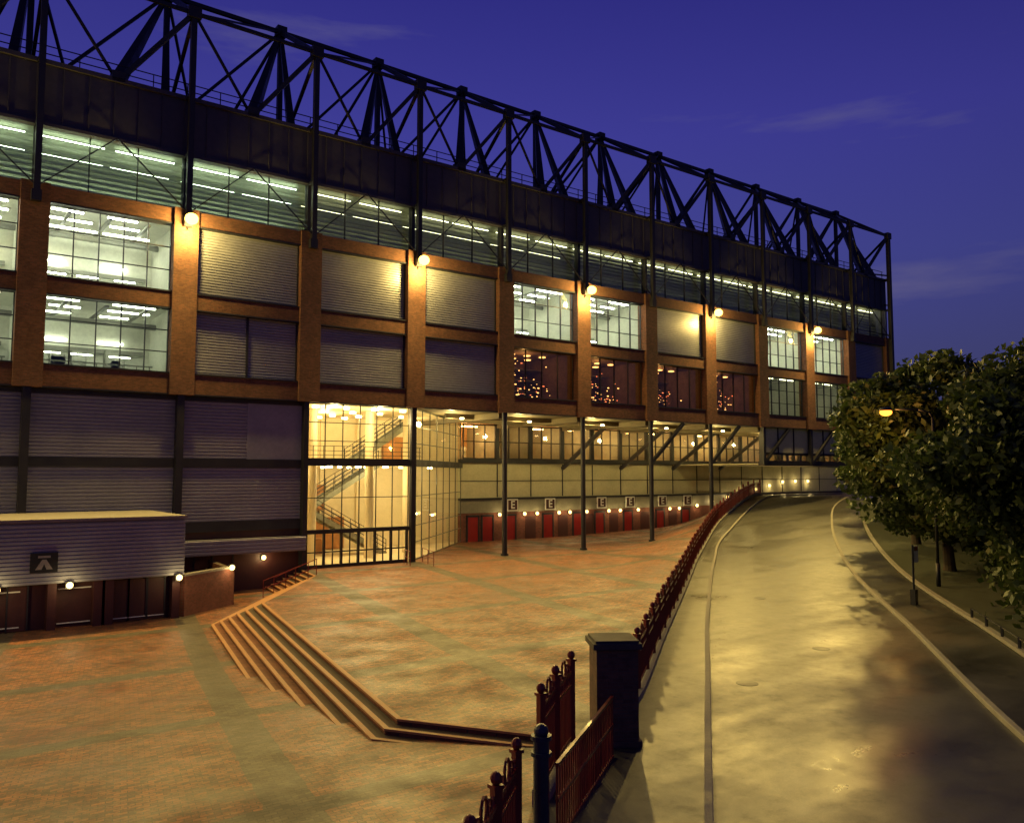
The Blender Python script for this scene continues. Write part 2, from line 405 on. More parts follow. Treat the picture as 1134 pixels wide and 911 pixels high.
def litbay(k,z0,z1,tube,rows=4,glass=None):
    x0=X(k)+CW;x1=X(k+1)-CW
    frame(x0,x1,z0,z1,.3,5,3,.05); (glass or gl).poly([(x0,.3,z0),(x1,.3,z0),(x1,.3,z1),(x0,.3,z1)])
    roombox(room,x0-.4,x1+.4,.65,6.6,z0-.3,z1+.25)
    for r in range(rows):
        y=1.1+r*5/rows
        for s in range(2):
            a=x0+.2+s*(x1-x0)/2+random.uniform(-.3,.3); w_=random.choice((1.6,2.3,2.6))
            tube.box(a,a+w_,y-.06,y+.06,z1-.02-r*.16,z1+.06-r*.16)
            furn.box(a-.1,a+w_+.1,y-.12,y+.12,z1+.062-r*.16,z1+.10-r*.16)
    for s in range(2):
        a=x0+.5+s*3.1+random.uniform(-.3,.3); tube.box(a,a+1.5,6.45,6.52,z0+2.35,z0+2.43)
    for s in range(3):
        a=x0+.2+s*2.1+random.uniform(-.3,.3); tube.box(a,a+1.2,5.2,5.26,z0+1.35,z0+1.41)
    for r in range(3):
        xx=x0+1.1+r*2.1; furn.box(xx-.1,xx+.1,.7,6.5,z1-.22,z1-.12)
    furn.cyl((x0-.3,4.6,z1-.5),(x1+.3,4.6,z1-.5),.18)
    furn.box(x0,x1,3.8,3.88,z0+.7,z0+.78); furn.box(x0,x1,6.3,6.5,z0+1.7,z0+1.95)
    for r in range(9):
        xx=x0+.3+r*.75; furn.box(xx-.03,xx+.03,3.82,3.86,z0-.3,z0+.7)
    for r in range(5):
        xx=random.uniform(x0+.4,x1-.4); furn.box(xx-.4,xx+.4,5.7,6.5,z0-.29,z0+random.uniform(.6,1.9))
def panbay(k,z0,z1,split=False):
    x0=X(k)+CW;x1=X(k+1)-CW
    if split:
        xm=(x0+x1)/2; pan.corr(x0,xm-.06,z0,z1,.2); pan.corr(xm+.06,x1,z0,z1,.22); fr.box(xm-.06,xm+.06,.05,.3,z0,z1)
    else: pan.corr(x0,x1,z0,z1,.2)
    fr.box(x0,x1,.05,.28,z0,z0+.1); fr.box(x0,x0+.08,.05,.28,z0,z1); fr.box(x1-.08,x1,.05,.28,z0,z1)
def darkbay(k,z0,z1):
    x0=X(k)+CW;x1=X(k+1)-CW
    frame(x0,x1,z0,z1,.3,4,1,.045); dgl.poly([(x0,.3,z0),(x1,.3,z0),(x1,.3,z1),(x0,.3,z1)])
    roombox(slot,x0-.3,x1+.3,.65,6.4,z0-.3,z1+.1)
    for i in range(110):  # glowing specks added behind the glass in place of mirrored town lights
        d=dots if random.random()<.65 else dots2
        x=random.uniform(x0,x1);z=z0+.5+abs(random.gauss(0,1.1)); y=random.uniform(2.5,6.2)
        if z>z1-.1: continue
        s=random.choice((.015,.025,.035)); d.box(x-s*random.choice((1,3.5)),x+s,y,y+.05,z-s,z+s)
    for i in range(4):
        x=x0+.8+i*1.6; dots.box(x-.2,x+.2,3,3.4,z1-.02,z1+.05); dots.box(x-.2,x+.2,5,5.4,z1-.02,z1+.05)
    for i in range(5):
        x=x0+.6+i*1.25; furn.box(x-.35,x+.35,5.3,6,z0-.29,z0+.7)
    for i in range(3): furn.box(x0-.2,x1+.2,4.9-i*.2,6.3,z0+1.1+i*.9,z0+1.16+i*.9)
    point('lounge_fill',((x0+x1)/2,2.6,z1-.6),75,(1,.52,.16),.2,S)  # fill light added to brighten the room behind the tinted glass
up={-6:'L',-5:'P',-4:'L',-3:'L',-2:'P',-1:'P',0:'P',1:'L',2:'L',3:'P',4:'P',5:'L',6:'L',7:'P'}
lo={-6:'L',-5:'P',-4:'L',-3:'L',-2:'S',-1:'P',0:'P',1:'D',2:'D',3:'D',4:'D',5:'M',6:'M',7:'P'}
for k in range(KL,KR):
    for row,z0,z1 in((up,16.7,20.8),(lo,11.9,15.75)):
        c=row[k]
        if c=='L': litbay(k,z0,z1,tubeA if row is up else tubeM)
        elif c=='M': litbay(k,z0,z1,tubeD,2)
        elif c=='P': panbay(k,z0,z1)
        elif c=='S': panbay(k,z0,z1,True)
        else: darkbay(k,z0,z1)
    x0=X(k);x1=X(k+1)
    frame(x0+.1,x1-.1,21.75,25.2,.45,3,1,.05)
    gl.poly([(x0+.1,.45,21.7),(x1-.1,.45,21.7),(x1-.1,.45,25.2),(x0+.1,.45,25.2)])
    t=tubeC if k<-1 else tubeD
    nr=3 if k<-1 else (2 if k<2 else 1)
    for r in range(nr):
        for s in range(2):
            a=x0+.3+s*3.8+random.uniform(-.1,.1)
            t.box(a,a+3.3,1.35+.9*r,1.41+.9*r,24.9-.75*r,24.95-.75*r)
    fr.box(x0-.12,x0+.12,.2,.7,21.76,25.2)
for i,z in enumerate(np.arange(22.0,25.1,.36)): terr.box(XL0,XR0,.9+.12*i,1.1+.12*i,z,z+.12)
roombox(terr,XL0,XR0,.75,5.5,21.75,25.15)
for i in range(5): terr.box(XL0,XR0,5.4-.5*i-.5,5.4-.5*i,21.76,21.8+2.4-.5*i)
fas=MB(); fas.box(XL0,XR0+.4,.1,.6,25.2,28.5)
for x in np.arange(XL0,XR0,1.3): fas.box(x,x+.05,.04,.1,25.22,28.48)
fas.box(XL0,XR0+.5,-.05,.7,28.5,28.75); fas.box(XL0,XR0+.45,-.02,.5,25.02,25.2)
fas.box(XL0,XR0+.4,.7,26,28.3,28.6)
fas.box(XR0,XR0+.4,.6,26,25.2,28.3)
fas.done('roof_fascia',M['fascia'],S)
core=MB()
core.box(XL0,XR0,6.7,26,10.9,28.3); core.box(XL0,-8.1,7.5,26,-1.2,10.9); core.box(-8.1,75,18,26,-1.2,10.9)
core.box(XR0-.02,XR0+.3,.0,6.7,10.7,25.2)
core.box(XL0,-8.1,.6,7.5,10.4,10.68)
core.done('core_walls',M['panel_d'],S)
sof=MB(); sof.poly([(-7.9,.0,10.72),(XR0,0,10.72),(XR0,12.6,10.72),(-7.9,12.6,10.72)][::-1])
for k in range(1,8): sof.box(X(k)-.25,X(k)+.25,.3,11.5,10.25,10.7)
sof.box(5,XR0,3.6,3.9,10.35,10.69);sof.box(9,XR0,7.6,7.9,10.35,10.69)
sof.done('soffit',plain('soffit_paint',(.14,.115,.075),.8),S)
for k in range(KL,-1):
    x0=X(k);x1=X(k+1)
    fr.box(x0-.2,x0+.2,-.28,.5,-1.1,10.68)
    xm=x0+.2+ (x1-x0-.4)*.52
    for (z0,z1) in((6.95,10.4),(3.2,6.45)):
        if k==-2:
            pand.corr(x0+.2,xm if z0>6 else x1-.2,z0,z1,.25,.2,.05)
            if z0>6: pand.box(xm,x1-.2,.18,.3,z0,z1)
        else: pand.corr(x0+.2,x1-.2,z0,z1,.25,.2,.05)
    fr.box(x0+.2,x1-.2,.1,.5,6.45,6.95);fr.box(x0+.2,x1-.2,.1,.5,10.4,10.68)
    fr.box(x0+.2,x1-.2,.1,.5,2.6,3.2)
fr.box(X(-1)-.25,X(-1)+.05,-.3,.5,-1.1,10.68)
gw=MB(); gw.box(XL0,X(-1)-.25,.3,.5,-1.2,2.6); gw.done('ground_floor_wall',M['claret_d'],S)
pan.box(X(-3),X(-1)-.3,-.9,.1,1.75,2.15); pan.box(X(-3),X(-1)-.3,-.95,-.9,1.3,2.2)
pand.corr(X(-3),X(-1)-.3,1.32,2.18,-.96,.2,.04)
door=MB()
for x in(-12.9,-15.2): door.box(x-.55,x+.55,.22,.3,-1,1.15); fr.box(x-.65,x-.55,.18,.3,-1,1.2);fr.box(x+.55,x+.65,.18,.3,-1,1.2);fr.box(x-.65,x+.65,.18,.3,1.15,1.25)
TB=MB(); TB.box(XL0,-17.3,-7.55,.1,1.1,3.85); 
TB.done('turnstile_block_core',M['panel_d'],S)
pan.corr(XL0,-17.28,1.08,3.78,-7.6,.17,.05)
cop=MB(); cop.box(XL0,-17.2,-7.75,.05,3.86,3.99); cop.done('coping',M['concrete'],S)
tb=MB(); tb.box(XL0,-17.4,-6.9,-6.6,-1.2,1.1)
for x in(-17.6,-20.6,-21.1,-23.0,-25.6,-28,-31,-34): tb.box(x-.18,x+.18,-7.5,-6.9,-1.2,1.1)
tb.done('turnstile_walls',M['claret_d'],S)
for x in(-18.4,-19.25,-20.05,-24.3,-26.3,-27,-29.5):
    door.box(x-.37,x+.37,-6.98,-6.9,-1.0,.95); fr.box(x+.37,x+.43,-7.02,-6.9,-1,1.0); fr.box(x-.43,x-.37,-7.02,-6.9,-1,1.0)
pl=MB()
for x in(-22,-24.9): 
    pl.box(x-.7,x+.7,-6.99,-6.95,.72,.78); pl.box(x-.7,x+.7,-6.99,-6.95,-.85,-.80)
pl.box(-20.4,-18.0,-7.02,-6.99,-.86,-.82)
pl.done('door_trim',M['white'],S)
sg=MB(); sg.box(-23.95,-22.85,-7.74,-7.67,1.62,2.5); sg.done('sign_plate',M['black'],S)
sg=MB(); sg.poly([(-23.75,-7.745,1.75),(-23.5,-7.745,1.75),(-23.4,-7.745,2.0),(-23.3,-7.745,1.75),(-23.05,-7.745,1.75),(-23.32,-7.745,2.2),(-23.48,-7.745,2.2)])
sg.box(-23.65,-23.15,-7.75,-7.742,2.27,2.37); sg.done('sign_mark',M['kerb'],S)
HZ=10.7
def glazing(p,q,nx,zlist,tgt=None):
    tgt=tgt or alu
    p=Vector((*p,0));q=Vector((*q,0))
    for a,b in zip(zlist[:-1],zlist[1:]):
        gl.poly([(p.x,p.y,a),(q.x,q.y,a),(q.x,q.y,b),(p.x,p.y,b)])
    for i in range(nx+1):
        c=p.lerp(q,i/nx); tgt.beam((c.x,c.y,zlist[0]),(c.x,c.y,zlist[-1]),.055)
    for z in zlist: tgt.beam((p.x,p.y,z),(q.x,q.y,z),.055)
zl=[2.45,4.5,6.6]; zu=[7.05,8.2,9.4,10.65]
glazing((-7.75,.1),(-.3,.1),6,zl);glazing((-7.75,.1),(-.3,.1),6,zu)
glazing((.25,.3),(11.6,11.65),7,[0.1,1.3,2.45,4.5,6.6]);glazing((.25,.3),(11.6,11.65),7,zu)
fr.box(-7.8,-.2,-.02,.3,6.6,7.05); fr.beam((.1,.15,6.82),(11.7,11.75,6.82),.3,.44)
fr.box(-7.8,-.2,.0,.25,2.2,2.45)
fr.beam((0,0,0),(0,0,10.7),.36)
for i in range(7):
    x=-7.7+i*1.22; fr.box(x-.07,x+.07,.02,.2,0,2.2)
for i in range(6):
    x0=-7.64+i*1.22; gl.poly([(x0,.1,0),(x0+1.1,.1,0),(x0+1.1,.1,2.2),(x0,.1,2.2)]); fr.box(x0,x0+1.1,.06,.14,0,.22); fr.box(x0,x0+1.1,.06,.14,.98,1.06)
    fr.box(x0+.52,x0+.58,.06,.14,.2,2.2)
hall=MB()
hall.poly([(-7.8,12.3,0),(12,12.3,0),(12,12.3,10.65),(-7.8,12.3,10.65)])
hall.poly([(-7.8,.2,0),(-7.8,12.3,0),(-7.8,12.3,10.65),(-7.8,.2,10.65)])
hall.poly([(-7.8,.2,10.6),(0,.2,10.6),(12,12.2,10.6),(-7.8,12.2,10.6)][::-1])
hall.poly([(-7.8,.2,.02),(0,.2,.02),(12,12.2,.02),(-7.8,12.2,.02)])
n0=[(-7.8,3.0),(2.5,3.0),(11.5,12.2),(-7.8,12.2)]
hall.poly([(x,y,7.0) for x,y in n0]); hall.poly([(x,y,6.65) for x,y in n0][::-1]); hall.box(-7.8,2.4,2.9,3.0,6.6,7.05)
for (x,y) in((-5.6,4.2),(-1.2,4.2),(3.2,6.5)): hall.cyl((x,y,0),(x,y,10.6),.32,n=16)
for x in(-4.6,-1.4,1.8): hall.box(x-.12,x+.12,12.1,12.3,0,10.6)
hall.done('hall_interior',plain('hall_plaster',(.66,.55,.36),.6,0,.12),S)
rail=MB()
for (xa,za,xb,zb,y) in((1.5,.1,-4.5,3.4,6.6),(-4.5,3.4,1.5,6.9,8.0),(-1.0,7.0,4.5,10.5,7.4)):
    n_=16
    for i in range(n_):
        t=i/n_; x=xa+(xb-xa)*t; z=za+(zb-za)*t; furn.box(min(x,x+(xb-xa)/n_),max(x,x+(xb-xa)/n_),y,y+1.4,z-.1,z+.12)
    for yy in(y,y+1.4):
        furn.beam((xa,yy,za-.15),(xb,yy,zb-.15),.12,.35)
        for h in(.35,.65,.98): rail.beam((xa,yy,za+h),(xb,yy,zb+h),.04)
        for i in range(9): t=i/8; x=xa+(xb-xa)*t;z=za+(zb-za)*t; rail.beam((x,yy,z),(x,yy,z+1),.04)
for h in(.35,.65,.98): rail.beam((-7.7,2.98,7+h),(2.4,2.98,7+h),.04)
for i in range(14): x=-7.6+i*.76; rail.beam((x,2.98,7),(x,2.98,8),.04)
rail.done('hall_railings',M['steel'],S)
desk=MB(); desk.box(-6.5,-2.5,9,9.8,0,1.15); desk.box(-3,.5,11.9,12.2,.1,2.6); desk.box(-7.0,-5.4,11.9,12.2,.1,2.4);desk.box(4,7,11.9,12.2,7.0,9.2); desk.box(-6.5,-3.5,11.9,12.2,7.0,9.4); desk.box(-4.6,-1.2,11.9,12.2,3.2,5.2); desk.done('reception_desk',M['wood'],S)
hl=MB()
for x in(-6.6,-4.4,-2.2,0):
    for y in(1.5,5,8.5,11): hl.cyl((x,y,10.45),(x,y,10.58),.22,n=12); 
    for y in(4.0,7.0,10): hl.cyl((x,y,6.5),(x,y,6.62),.2,n=12)
for (x,y) in((3,7),(5,9),(8,11)): hl.cyl((x,y,6.5),(x,y,6.62),.2,n=12);hl.cyl((x,y,10.45),(x,y,10.58),.22,n=12)
hl.done('hall_downlights',M['hallamp'],S)
for (x,y,z) in((-5,2,9.8),(-1.5,2,9.8),(-4.5,6,5.9),(.8,5.4,5.9),(-3.5,7,9.8),(4.5,8.6,9.6),(4,8,5.6)):
    point('hall_light',(x,y,z),450,(1,.77,.36),.25,S)
YW=11.8
bw=MB(); bw.box(11.6,75,YW,YW+.3,3.9,7.05); bw.done('undercroft_wall',M['cream'],S)
bw=MB()
for x in np.arange(15.7,74,3.925): bw.box(x-.05,x+.05,YW-.05,YW+.02,3.95,7.0)
bw.box(11.6,75,YW-.25,YW+.3,7.05,7.4); bw.box(11.6,75,YW-.12,YW+.3,3.7,3.9); bw.box(11.6,75,YW-.06,YW,5.4,5.46)
bw.done('undercroft_rails',M['steel'],S)
bw=MB(); bw.box(11.6,75,YW+.02,YW+.3,2.55,3.7); bw.done('undercroft_band',plain('olive_cladding',(.20,.19,.14),.6),S)
bw=MB(); bw.box(11.6,75,YW+.05,YW+.3,-.2,2.55); bw.done('turnstile_wall',M['brick_red'],S)
doorsx=[13,14.6,17.2,21.7,25.5,28.4,32.4,37.2,41.2]
rd=MB()
for x in doorsx:
    rd.box(x-.55,x+.55,YW-.03,YW+.05,0,2.2)
    fr.box(x-.68,x-.55,YW-.08,YW+.06,0,2.35);fr.box(x+.55,x+.68,YW-.08,YW+.06,0,2.35);fr.box(x-.68,x+.68,YW-.08,YW+.06,2.2,2.36)
rd.done('turnstile_doors',plain('red_door_paint',(.24,.012,.014),.4),S)
for x in(19.6,23.6,27.0,30.4,34.9,39.2):
    door.box(x-.6,x+.6,YW-.02,YW+.05,.05,2.1)
sp=MB();sb=MB()
for x in(17.2,21.7,28.4,32.4,37.2,41.2):
    sp.box(x-.62,x+.62,YW-.4,YW-.33,2.65,3.75); sb.box(x-.52,x+.52,YW-.412,YW-.4,2.75,3.65)
    for dx in(-.4,.4): fr.box(x+dx-.03,x+dx+.03,YW-.33,YW+.02,3.1,3.2)
sp.done('turnstile_sign_frames',M['white'],S); sb.done('turnstile_sign_panels',M['claret_d'],S)
for x in(17.2,21.7,28.4,32.4,37.2,41.2):
    t=bpy.data.curves.new('turnstile_letter','FONT'); t.body='E'; t.size=1.0; t.align_x='CENTER'; t.align_y='CENTER'; t.extrude=.004; t.offset=.02
    o=bpy.data.objects.new('turnstile_letter',t); scene.collection.objects.link(o); o.location=(x,YW-.425,3.2); o.rotation_euler=(R(90),0,0); o.data.materials.append(M['white']); o.parent=S
for i,x0 in enumerate(np.arange(11.9,74,3.925)):
    x1=x0+3.6
    frame(x0,x1,7.4,10.6,YW,3,2,.08); gl.poly([(x0,YW,7.4),(x1,YW,7.4),(x1,YW,10.6),(x0,YW,10.6)])
    fr.box(x1,x0+3.925,YW-.1,YW+.2,7.4,10.7)
    hlx=x0+1.8
    if i%3!=1:
        tubeW.box(hlx-.9,hlx+.9,YW+1.6,YW+1.75,10.40,10.5)
    point('first_floor_light',(hlx,YW+2.2,9.6),(380,140,240,300)[i%4],(1,.58,.19),.2,S)
    furn.box(hlx+1.9,hlx+2.1,YW+.3,YW+4.9,7.35,10.65); furn.box(hlx-1,hlx+.6,YW+3,YW+3.6,7.35,8.6)
fb=MB(); roombox(fb,11.7,75,YW+.32,YW+5,7.3,10.7); fb.done('first_floor_rooms',plain('ochre_plaster',(.48,.27,.11),.7,0,.4,.5),S)
stl=MB()
for k in(1,2,3,4): 
    zb=float(plaza_z(X(k),0))-.1; stl.cyl((X(k),-.1,zb),(X(k),-.1,10.7),.2,n=12); stl.cyl((X(k),-.1,zb),(X(k),-.1,zb+.25),.3,n=12)
for k in(3,4,5,6):
    stl.beam((X(k),-.1,7.0),(X(k)+4.2,-.1,10.6),.26); stl.beam((X(k),YW,6.6),(X(k),5.5,10.5),.3)
for k in(5,6,7,8): stl.beam((X(k),-.1,6.9),(X(k),-.1,10.7),.36)
bx=MB(); bx.box(X(5)+.2,XR0,.15,.35,8.2,10.68); bx.box(X(5)+.2,XR0,.35,YW,7.0,7.12); bx.done('bridge_box',M['cream'],S)
bx=MB(); bx.box(X(5)-.2,XR0+.1,-.05,.4,6.9,7.3); bx.box(X(5)-.1,XR0,.1,.4,8.05,8.2)
for x in np.arange(X(5),XR0,2.6): bx.box(x,x+.1,.05,.36,7.3,10.66)
bx.done('bridge_box_frame',M['steel'],S)
frame(X(5)+.3,XR0,7.3,8.05,.25,12,1,.06); dgl.poly([(X(5)+.3,.25,7.3),(XR0,.25,7.3),(XR0,.25,8.05),(X(5)+.3,.25,8.05)])
ZT=33.7;ZP=38.0;YP=6.0;ZR=28.65
for k in range(KL,KR+1):
    x=X(k)
    stl.beam((x,-.6,20.7),(x,-.6,ZT),.32)
    stl.box(x-.24,x+.24,-.75,-.37,20.6,21.2)
    for z in(21.2,25.0,28.6): stl.box(x-.16,x+.16,-.5,.05,z-.1,z+.1)
    top=(x,-.6,ZT);pk=(x,YP,ZP)
    stl.beam(top,pk,.3); stl.beam(pk,(x,YP,ZR),.34)
    stl.beam(pk,(x-BAY*.5,.3,ZR),.20,w2=.62); stl.beam(pk,(x-BAY*.16,.5,ZR),.20,w2=.5)
    stl.beam(top,(x,YP,ZR),.2)
    stl.box(x-.38,x+.38,-.85,-.35,ZT-.35,ZT+.35); stl.box(x-.35,x+.35,YP-.35,YP+.35,ZP-.35,ZP+.35)
    stl.beam((x-BAY*.5,.3,ZR-.1),(x-BAY*.5,.3,ZR+.5),.7)
    if k<KR:
        x2=X(k+1)
        stl.beam(top,(x2,-.6,ZT),.2); stl.beam(pk,(x2,YP,ZP),.26)
        stl.beam(top,(x+BAY*.5,.3,ZR),.14); stl.beam((x+BAY*.5,.3,ZR),(x2,-.6,ZT),.26)
        stl.beam(top,(x2,YP,ZP),.12); stl.beam((x,YP,ZR+.2),(x2,YP,ZP),.2); 
        stl.beam(pk,(x+BAY*.5,YP+5,ZR),.16); stl.beam((x+BAY*.5,YP+5,ZR),(x2,YP,ZP),.16)
        stl.beam((x,-.6,21.4),(x+BAY*.5,-.3,25.1),.07);stl.beam((x+BAY*.5,-.3,25.1),(x2,-.6,21.4),.07)
    stl.beam((x,-.6,28.6),(x,YP,ZR),.2)
stl.beam((XR0,-.6,ZT),(XR0,-.6,10),.4); stl.beam((XR0,YP,ZP),(XR0,14,ZR),.3); stl.beam((XR0,YP,ZR),(XR0,-.6,ZT),.2)
for z in(22,25.5,29): stl.beam((XR0,-.6,z),(XR0,6,z+2),.16)
for z in(29.15,29.6): stl.beam((XL0,.2,z),(XR0,.2,z),.05)
for x in np.arange(XL0,XR0,1.96): stl.beam((x,.2,28.7),(x,.2,29.62),.05)
stl.done('roof_truss',M['steel'],S)
fl=MB();fh=MB()
for k in(-6,-4,-2,0,2,4,6):
    x=X(k); z=20.95
    fh.cyl((x,-.75,z+.12),(x,-1.12,z),.16,.36,14); fh.beam((x,-.4,z+.15),(x,-.9,z+.1),.12); fh.beam((x,-.4,z-.5),(x,-.9,z-.05),.07)
    fl.ball((x,-1.3,z-.06),.38,14,10,.9)
    point('floodlight',(x,-1.95,z-.1),12800,YEL,.3,S,spot=152,target=(x-2,-22,0),blend=.85)
    point('floodlight_spill',(x,-1.3,z-.75),1700,YEL,.2,S)
fh.done('floodlight_housings',M['steel'],S,True); fl.done('floodlight_lenses',M['flood'],S,True)
bl=MB();bh=MB()
def bulk(x,y,z,p=28,r=.13):
    bl.ball((x,y-.12,z),r,8,6); bh.box(x-.16,x+.16,y-.06,y,z-.16,z+.16)
    point('bulkhead_light',(x,y-.45,z-.05),p,(1,.72,.30),.1,S)
for x in(-17.55,-22.35,-25.2,-28.5): bulk(x,-7.72,.98,34,.15)
bulk(-10.4,.28,.9,30,.15); bulk(-14.1,-5.05,1.0,30,.15)
for x in(15.9,18.8,20.3,23.0,24.4,26.6,29.6,31.2,33.8,35.8,38.6,40.1): bulk(x,YW-.02,2.35,30,.16)
for i,x in enumerate(np.linspace(43,64,9)): bulk(x,YW-.02,min(2.6+i*.42,5.2),34,.17)
bl.done('bulkhead_lamps',M['bulk'],S); bh.done('bulkhead_plates',M['steel'],S)
sl=MB()
for x in(5.5,12,20,28,36,44,52,60):
    y=2.2
    sl.cyl((x,y,10.2),(x,y,10.32),.16,n=10)
    point('soffit_light',(x,y+1.5,9.9),520,(1,.74,.24),.2,S)
sl.done('soffit_lamps',M['warm'],S)
pan.done('corrugated_shutters',M['panel'],S); pand.done('corrugated_cladding',M['panel_d'],S); fr.done('window_frames',M['steel'],S); alu.done('hall_mullions',M['alu'],S)
gl.done('window_glass',M['glass'],S); dgl.done('tinted_windows',M['dglass'],S); room.done('concourse_rooms',M['green_int'],S); terr.done('upper_terrace_interior',M['terrace'],S)
tubeA.done('fluorescent_tubes',M['tube'],S);tubeM.done('fluorescent_tubes_middle',M['tube_m'],S);tubeD.done('fluorescent_tubes_dim',M['tube_d'],S);tubeC.done('fluorescent_tubes_terrace',M['tube_c'],S);tubeW.done('tungsten_strips',M['tube_w'],S)
slot.done('lounge_rooms',plain('lounge_wall',(.20,.13,.09),.7,0,.5,1.5),S); dots.done('town_light_standins',M['dots'],S); dots2.done('town_light_standins_red',M['dots2'],S)
furn.done('interior_fittings',plain('fittings',(.20,.20,.16),.6,0,.3),S); door.done('service_doors',M['claret_d'],S)

def wallseg(mb,p,q,t,z0,z1):
    mb.beam((p[0],p[1],(z0+z1)/2),(q[0],q[1],(z0+z1)/2),t,z1-z0)
mb=MB()
wallseg(mb,(-17.2,-7.1),(-14.0,-4.8),.3,-1.1,.95); wallseg(mb,(-14.0,-4.8),(-13.6,.2),.3,-1.1,.9)
w=empty('brick_wall'); mb.done('brickwork',M['brick_red'],w); mb=MB(); wallseg(mb,(-17.25,-7.14),(-13.95,-4.76),.38,.95,1.05); mb.done('coping',M['concrete'],w)
def handrail(p,q,z0,z1):
    mb=MB()
    for h in(.5,.95): mb.cyl((p[0],p[1],z0+h),(q[0],q[1],z1+h),.025,n=8)
    for i in range(3):
        t=i/2; x=p[0]+(q[0]-p[0])*t;y=p[1]+(q[1]-p[1])*t; z=z0+(z1-z0)*t; mb.cyl((x,y,z-.02),(x,y,z+.97),.025,n=8)
    mb.done('handrail',M['claret'])
handrail((-8.3,-3.0),(-10.7,-2.4),0,-1);handrail((-9.6,-4.8),(-11.7,-3.4),0,-1)
handrail((.6,-.4),(-.2,-3.2),0,0);handrail((-.9,-.5),(-1.4,-2.2),0,0)

def fence(name,C,spacing=.15,h=1.5,postgap=2.4,scroll=True):
    L_=np.r_[0,np.cumsum(np.linalg.norm(np.diff(C,axis=0),axis=1))]; tot=L_[-1]
    def at(s): return np.array([np.interp(s,L_,C[:,0]),np.interp(s,L_,C[:,1])])
    e=empty(name); bars=MB();posts=MB();pl=MB()
    n=max(1,int(round(tot/postgap))); pg=tot/n
    for i in range(n+1):
        s=tot*i/n; p=at(s); z=plaza_z(p[0],p[1]) if p[0]>-16 else 0
        posts.box(p[0]-.06,p[0]+.06,p[1]-.06,p[1]+.06,z,z+h+.22); posts.box(p[0]-.085,p[0]+.085,p[1]-.085,p[1]+.085,z+h+.22,z+h+.27); posts.ball((p[0],p[1],z+h+.35),.085,8,6,1.2)
        if i<n:
            q=at(tot*(i+1)/n); zq=plaza_z(q[0],q[1]) if q[0]>-16 else 0
            for hh,t in((.38,.05),(h-.28,.05),(h,.06)): bars.beam((p[0],p[1],z+hh),(q[0],q[1],zq+hh),t)
            pl.beam((p[0],p[1],z+.1),(q[0],q[1],zq+.1),.34,.36)
            m=int(pg/spacing); ax=(q-p)/np.linalg.norm(q-p)
            for j in range(1,m):
                t=j/m; r=p+(q-p)*t; zz=z+(zq-z)*t; bars.beam((r[0],r[1],zz+.3),(r[0],r[1],zz+h+(.12 if j%2 else 0)),.025)
            if scroll and s<55:
                for j in range(8):
                    t=(j+.5)/8; r=p+(q-p)*t; zz=z+(zq-z)*t; bars.ring((r[0],r[1],zz+h-.14),ax,.115*pg/2.4,.025,10)
                c=p+(q-p)*.5; zz=(z+zq)/2
                bars.ring((c[0],c[1],zz+h+.2),ax,.17,.035,12)
                for sgn in(-1,1):
                    c2=c+ax*sgn*.32; bars.ring((c2[0],c2[1],zz+h+.13),ax,.11,.03,10)
                    c2=c+ax*sgn*.55; bars.ring((c2[0],c2[1],zz+h+.09),ax,.08,.03,8)
    bars.done('bars',M['claret'],e); posts.done('posts',M['claret'],e); pl.done('plinth',M['concrete'],e)
sel=FD[(FD[:,0]>-14.8)&(FD[:,0]<50)]; fence('ornamental_railings',sel,.15,1.45,2.3)
FO=offset(FD,.3)
sel=FO[(FO[:,0]>-19.6)&(FO[:,0]<-16.9)]; fence('ornamental_railings',sel,.12,1.75,1.8)
sel=FO[(FO[:,0]>-24.5)&(FO[:,0]<-20.9)]; fence('ornamental_railings',sel,.12,1.45,1.8)
g=empty('entrance_gate'); mb=MB(); a=np.array([-20.3,-40.0]);b2=np.array([-16.75,-37.55])
for hh in(.15,.8,1.35): mb.beam((a[0],a[1],hh),(b2[0],b2[1],hh),.06)
for i in range(30):
    p=a+(b2-a)*i/29; mb.beam((p[0],p[1],.12),(p[0],p[1],1.35),.026)
mb.done('gate_leaf',M['claret'],g)
g=empty('gate_post'); mb=MB(); c=(-20.5,-39.85)
mb.cyl((c[0],c[1],-.05),(c[0],c[1],1.75),.13,n=16); mb.cyl((c[0],c[1],1.5),(c[0],c[1],1.56),.17,n=16);mb.cyl((c[0],c[1],1.75),(c[0],c[1],1.82),.17,n=16); mb.ball((c[0],c[1],1.88),.12,12,8); mb.cyl((c[0],c[1],-.05),(c[0],c[1],.25),.18,n=16)
mb.done('post',M['bluepaint'],g,False)
g=empty('brick_pier'); mb=MB(); px,py=-15.95,-36.75
mb.box(-.46,.46,-.46,.46,0,2.2); mb.box(-.52,.52,-.52,.52,-.1,.25); mb.done('shaft',brickwall('dark_brick',(.18,.09,.06),(.11,.055,.04),(.11,.09,.07)),g)
mb=MB(); mb.box(-.54,.54,-.54,.54,2.2,2.32); mb.box(-.48,.48,-.48,.48,2.32,2.38); mb.done('cap',plain('dark_stone',(.07,.06,.05),.8,0,.3),g)
g.location=(px,py,0); g.rotation_euler=(0,0,R(-32))

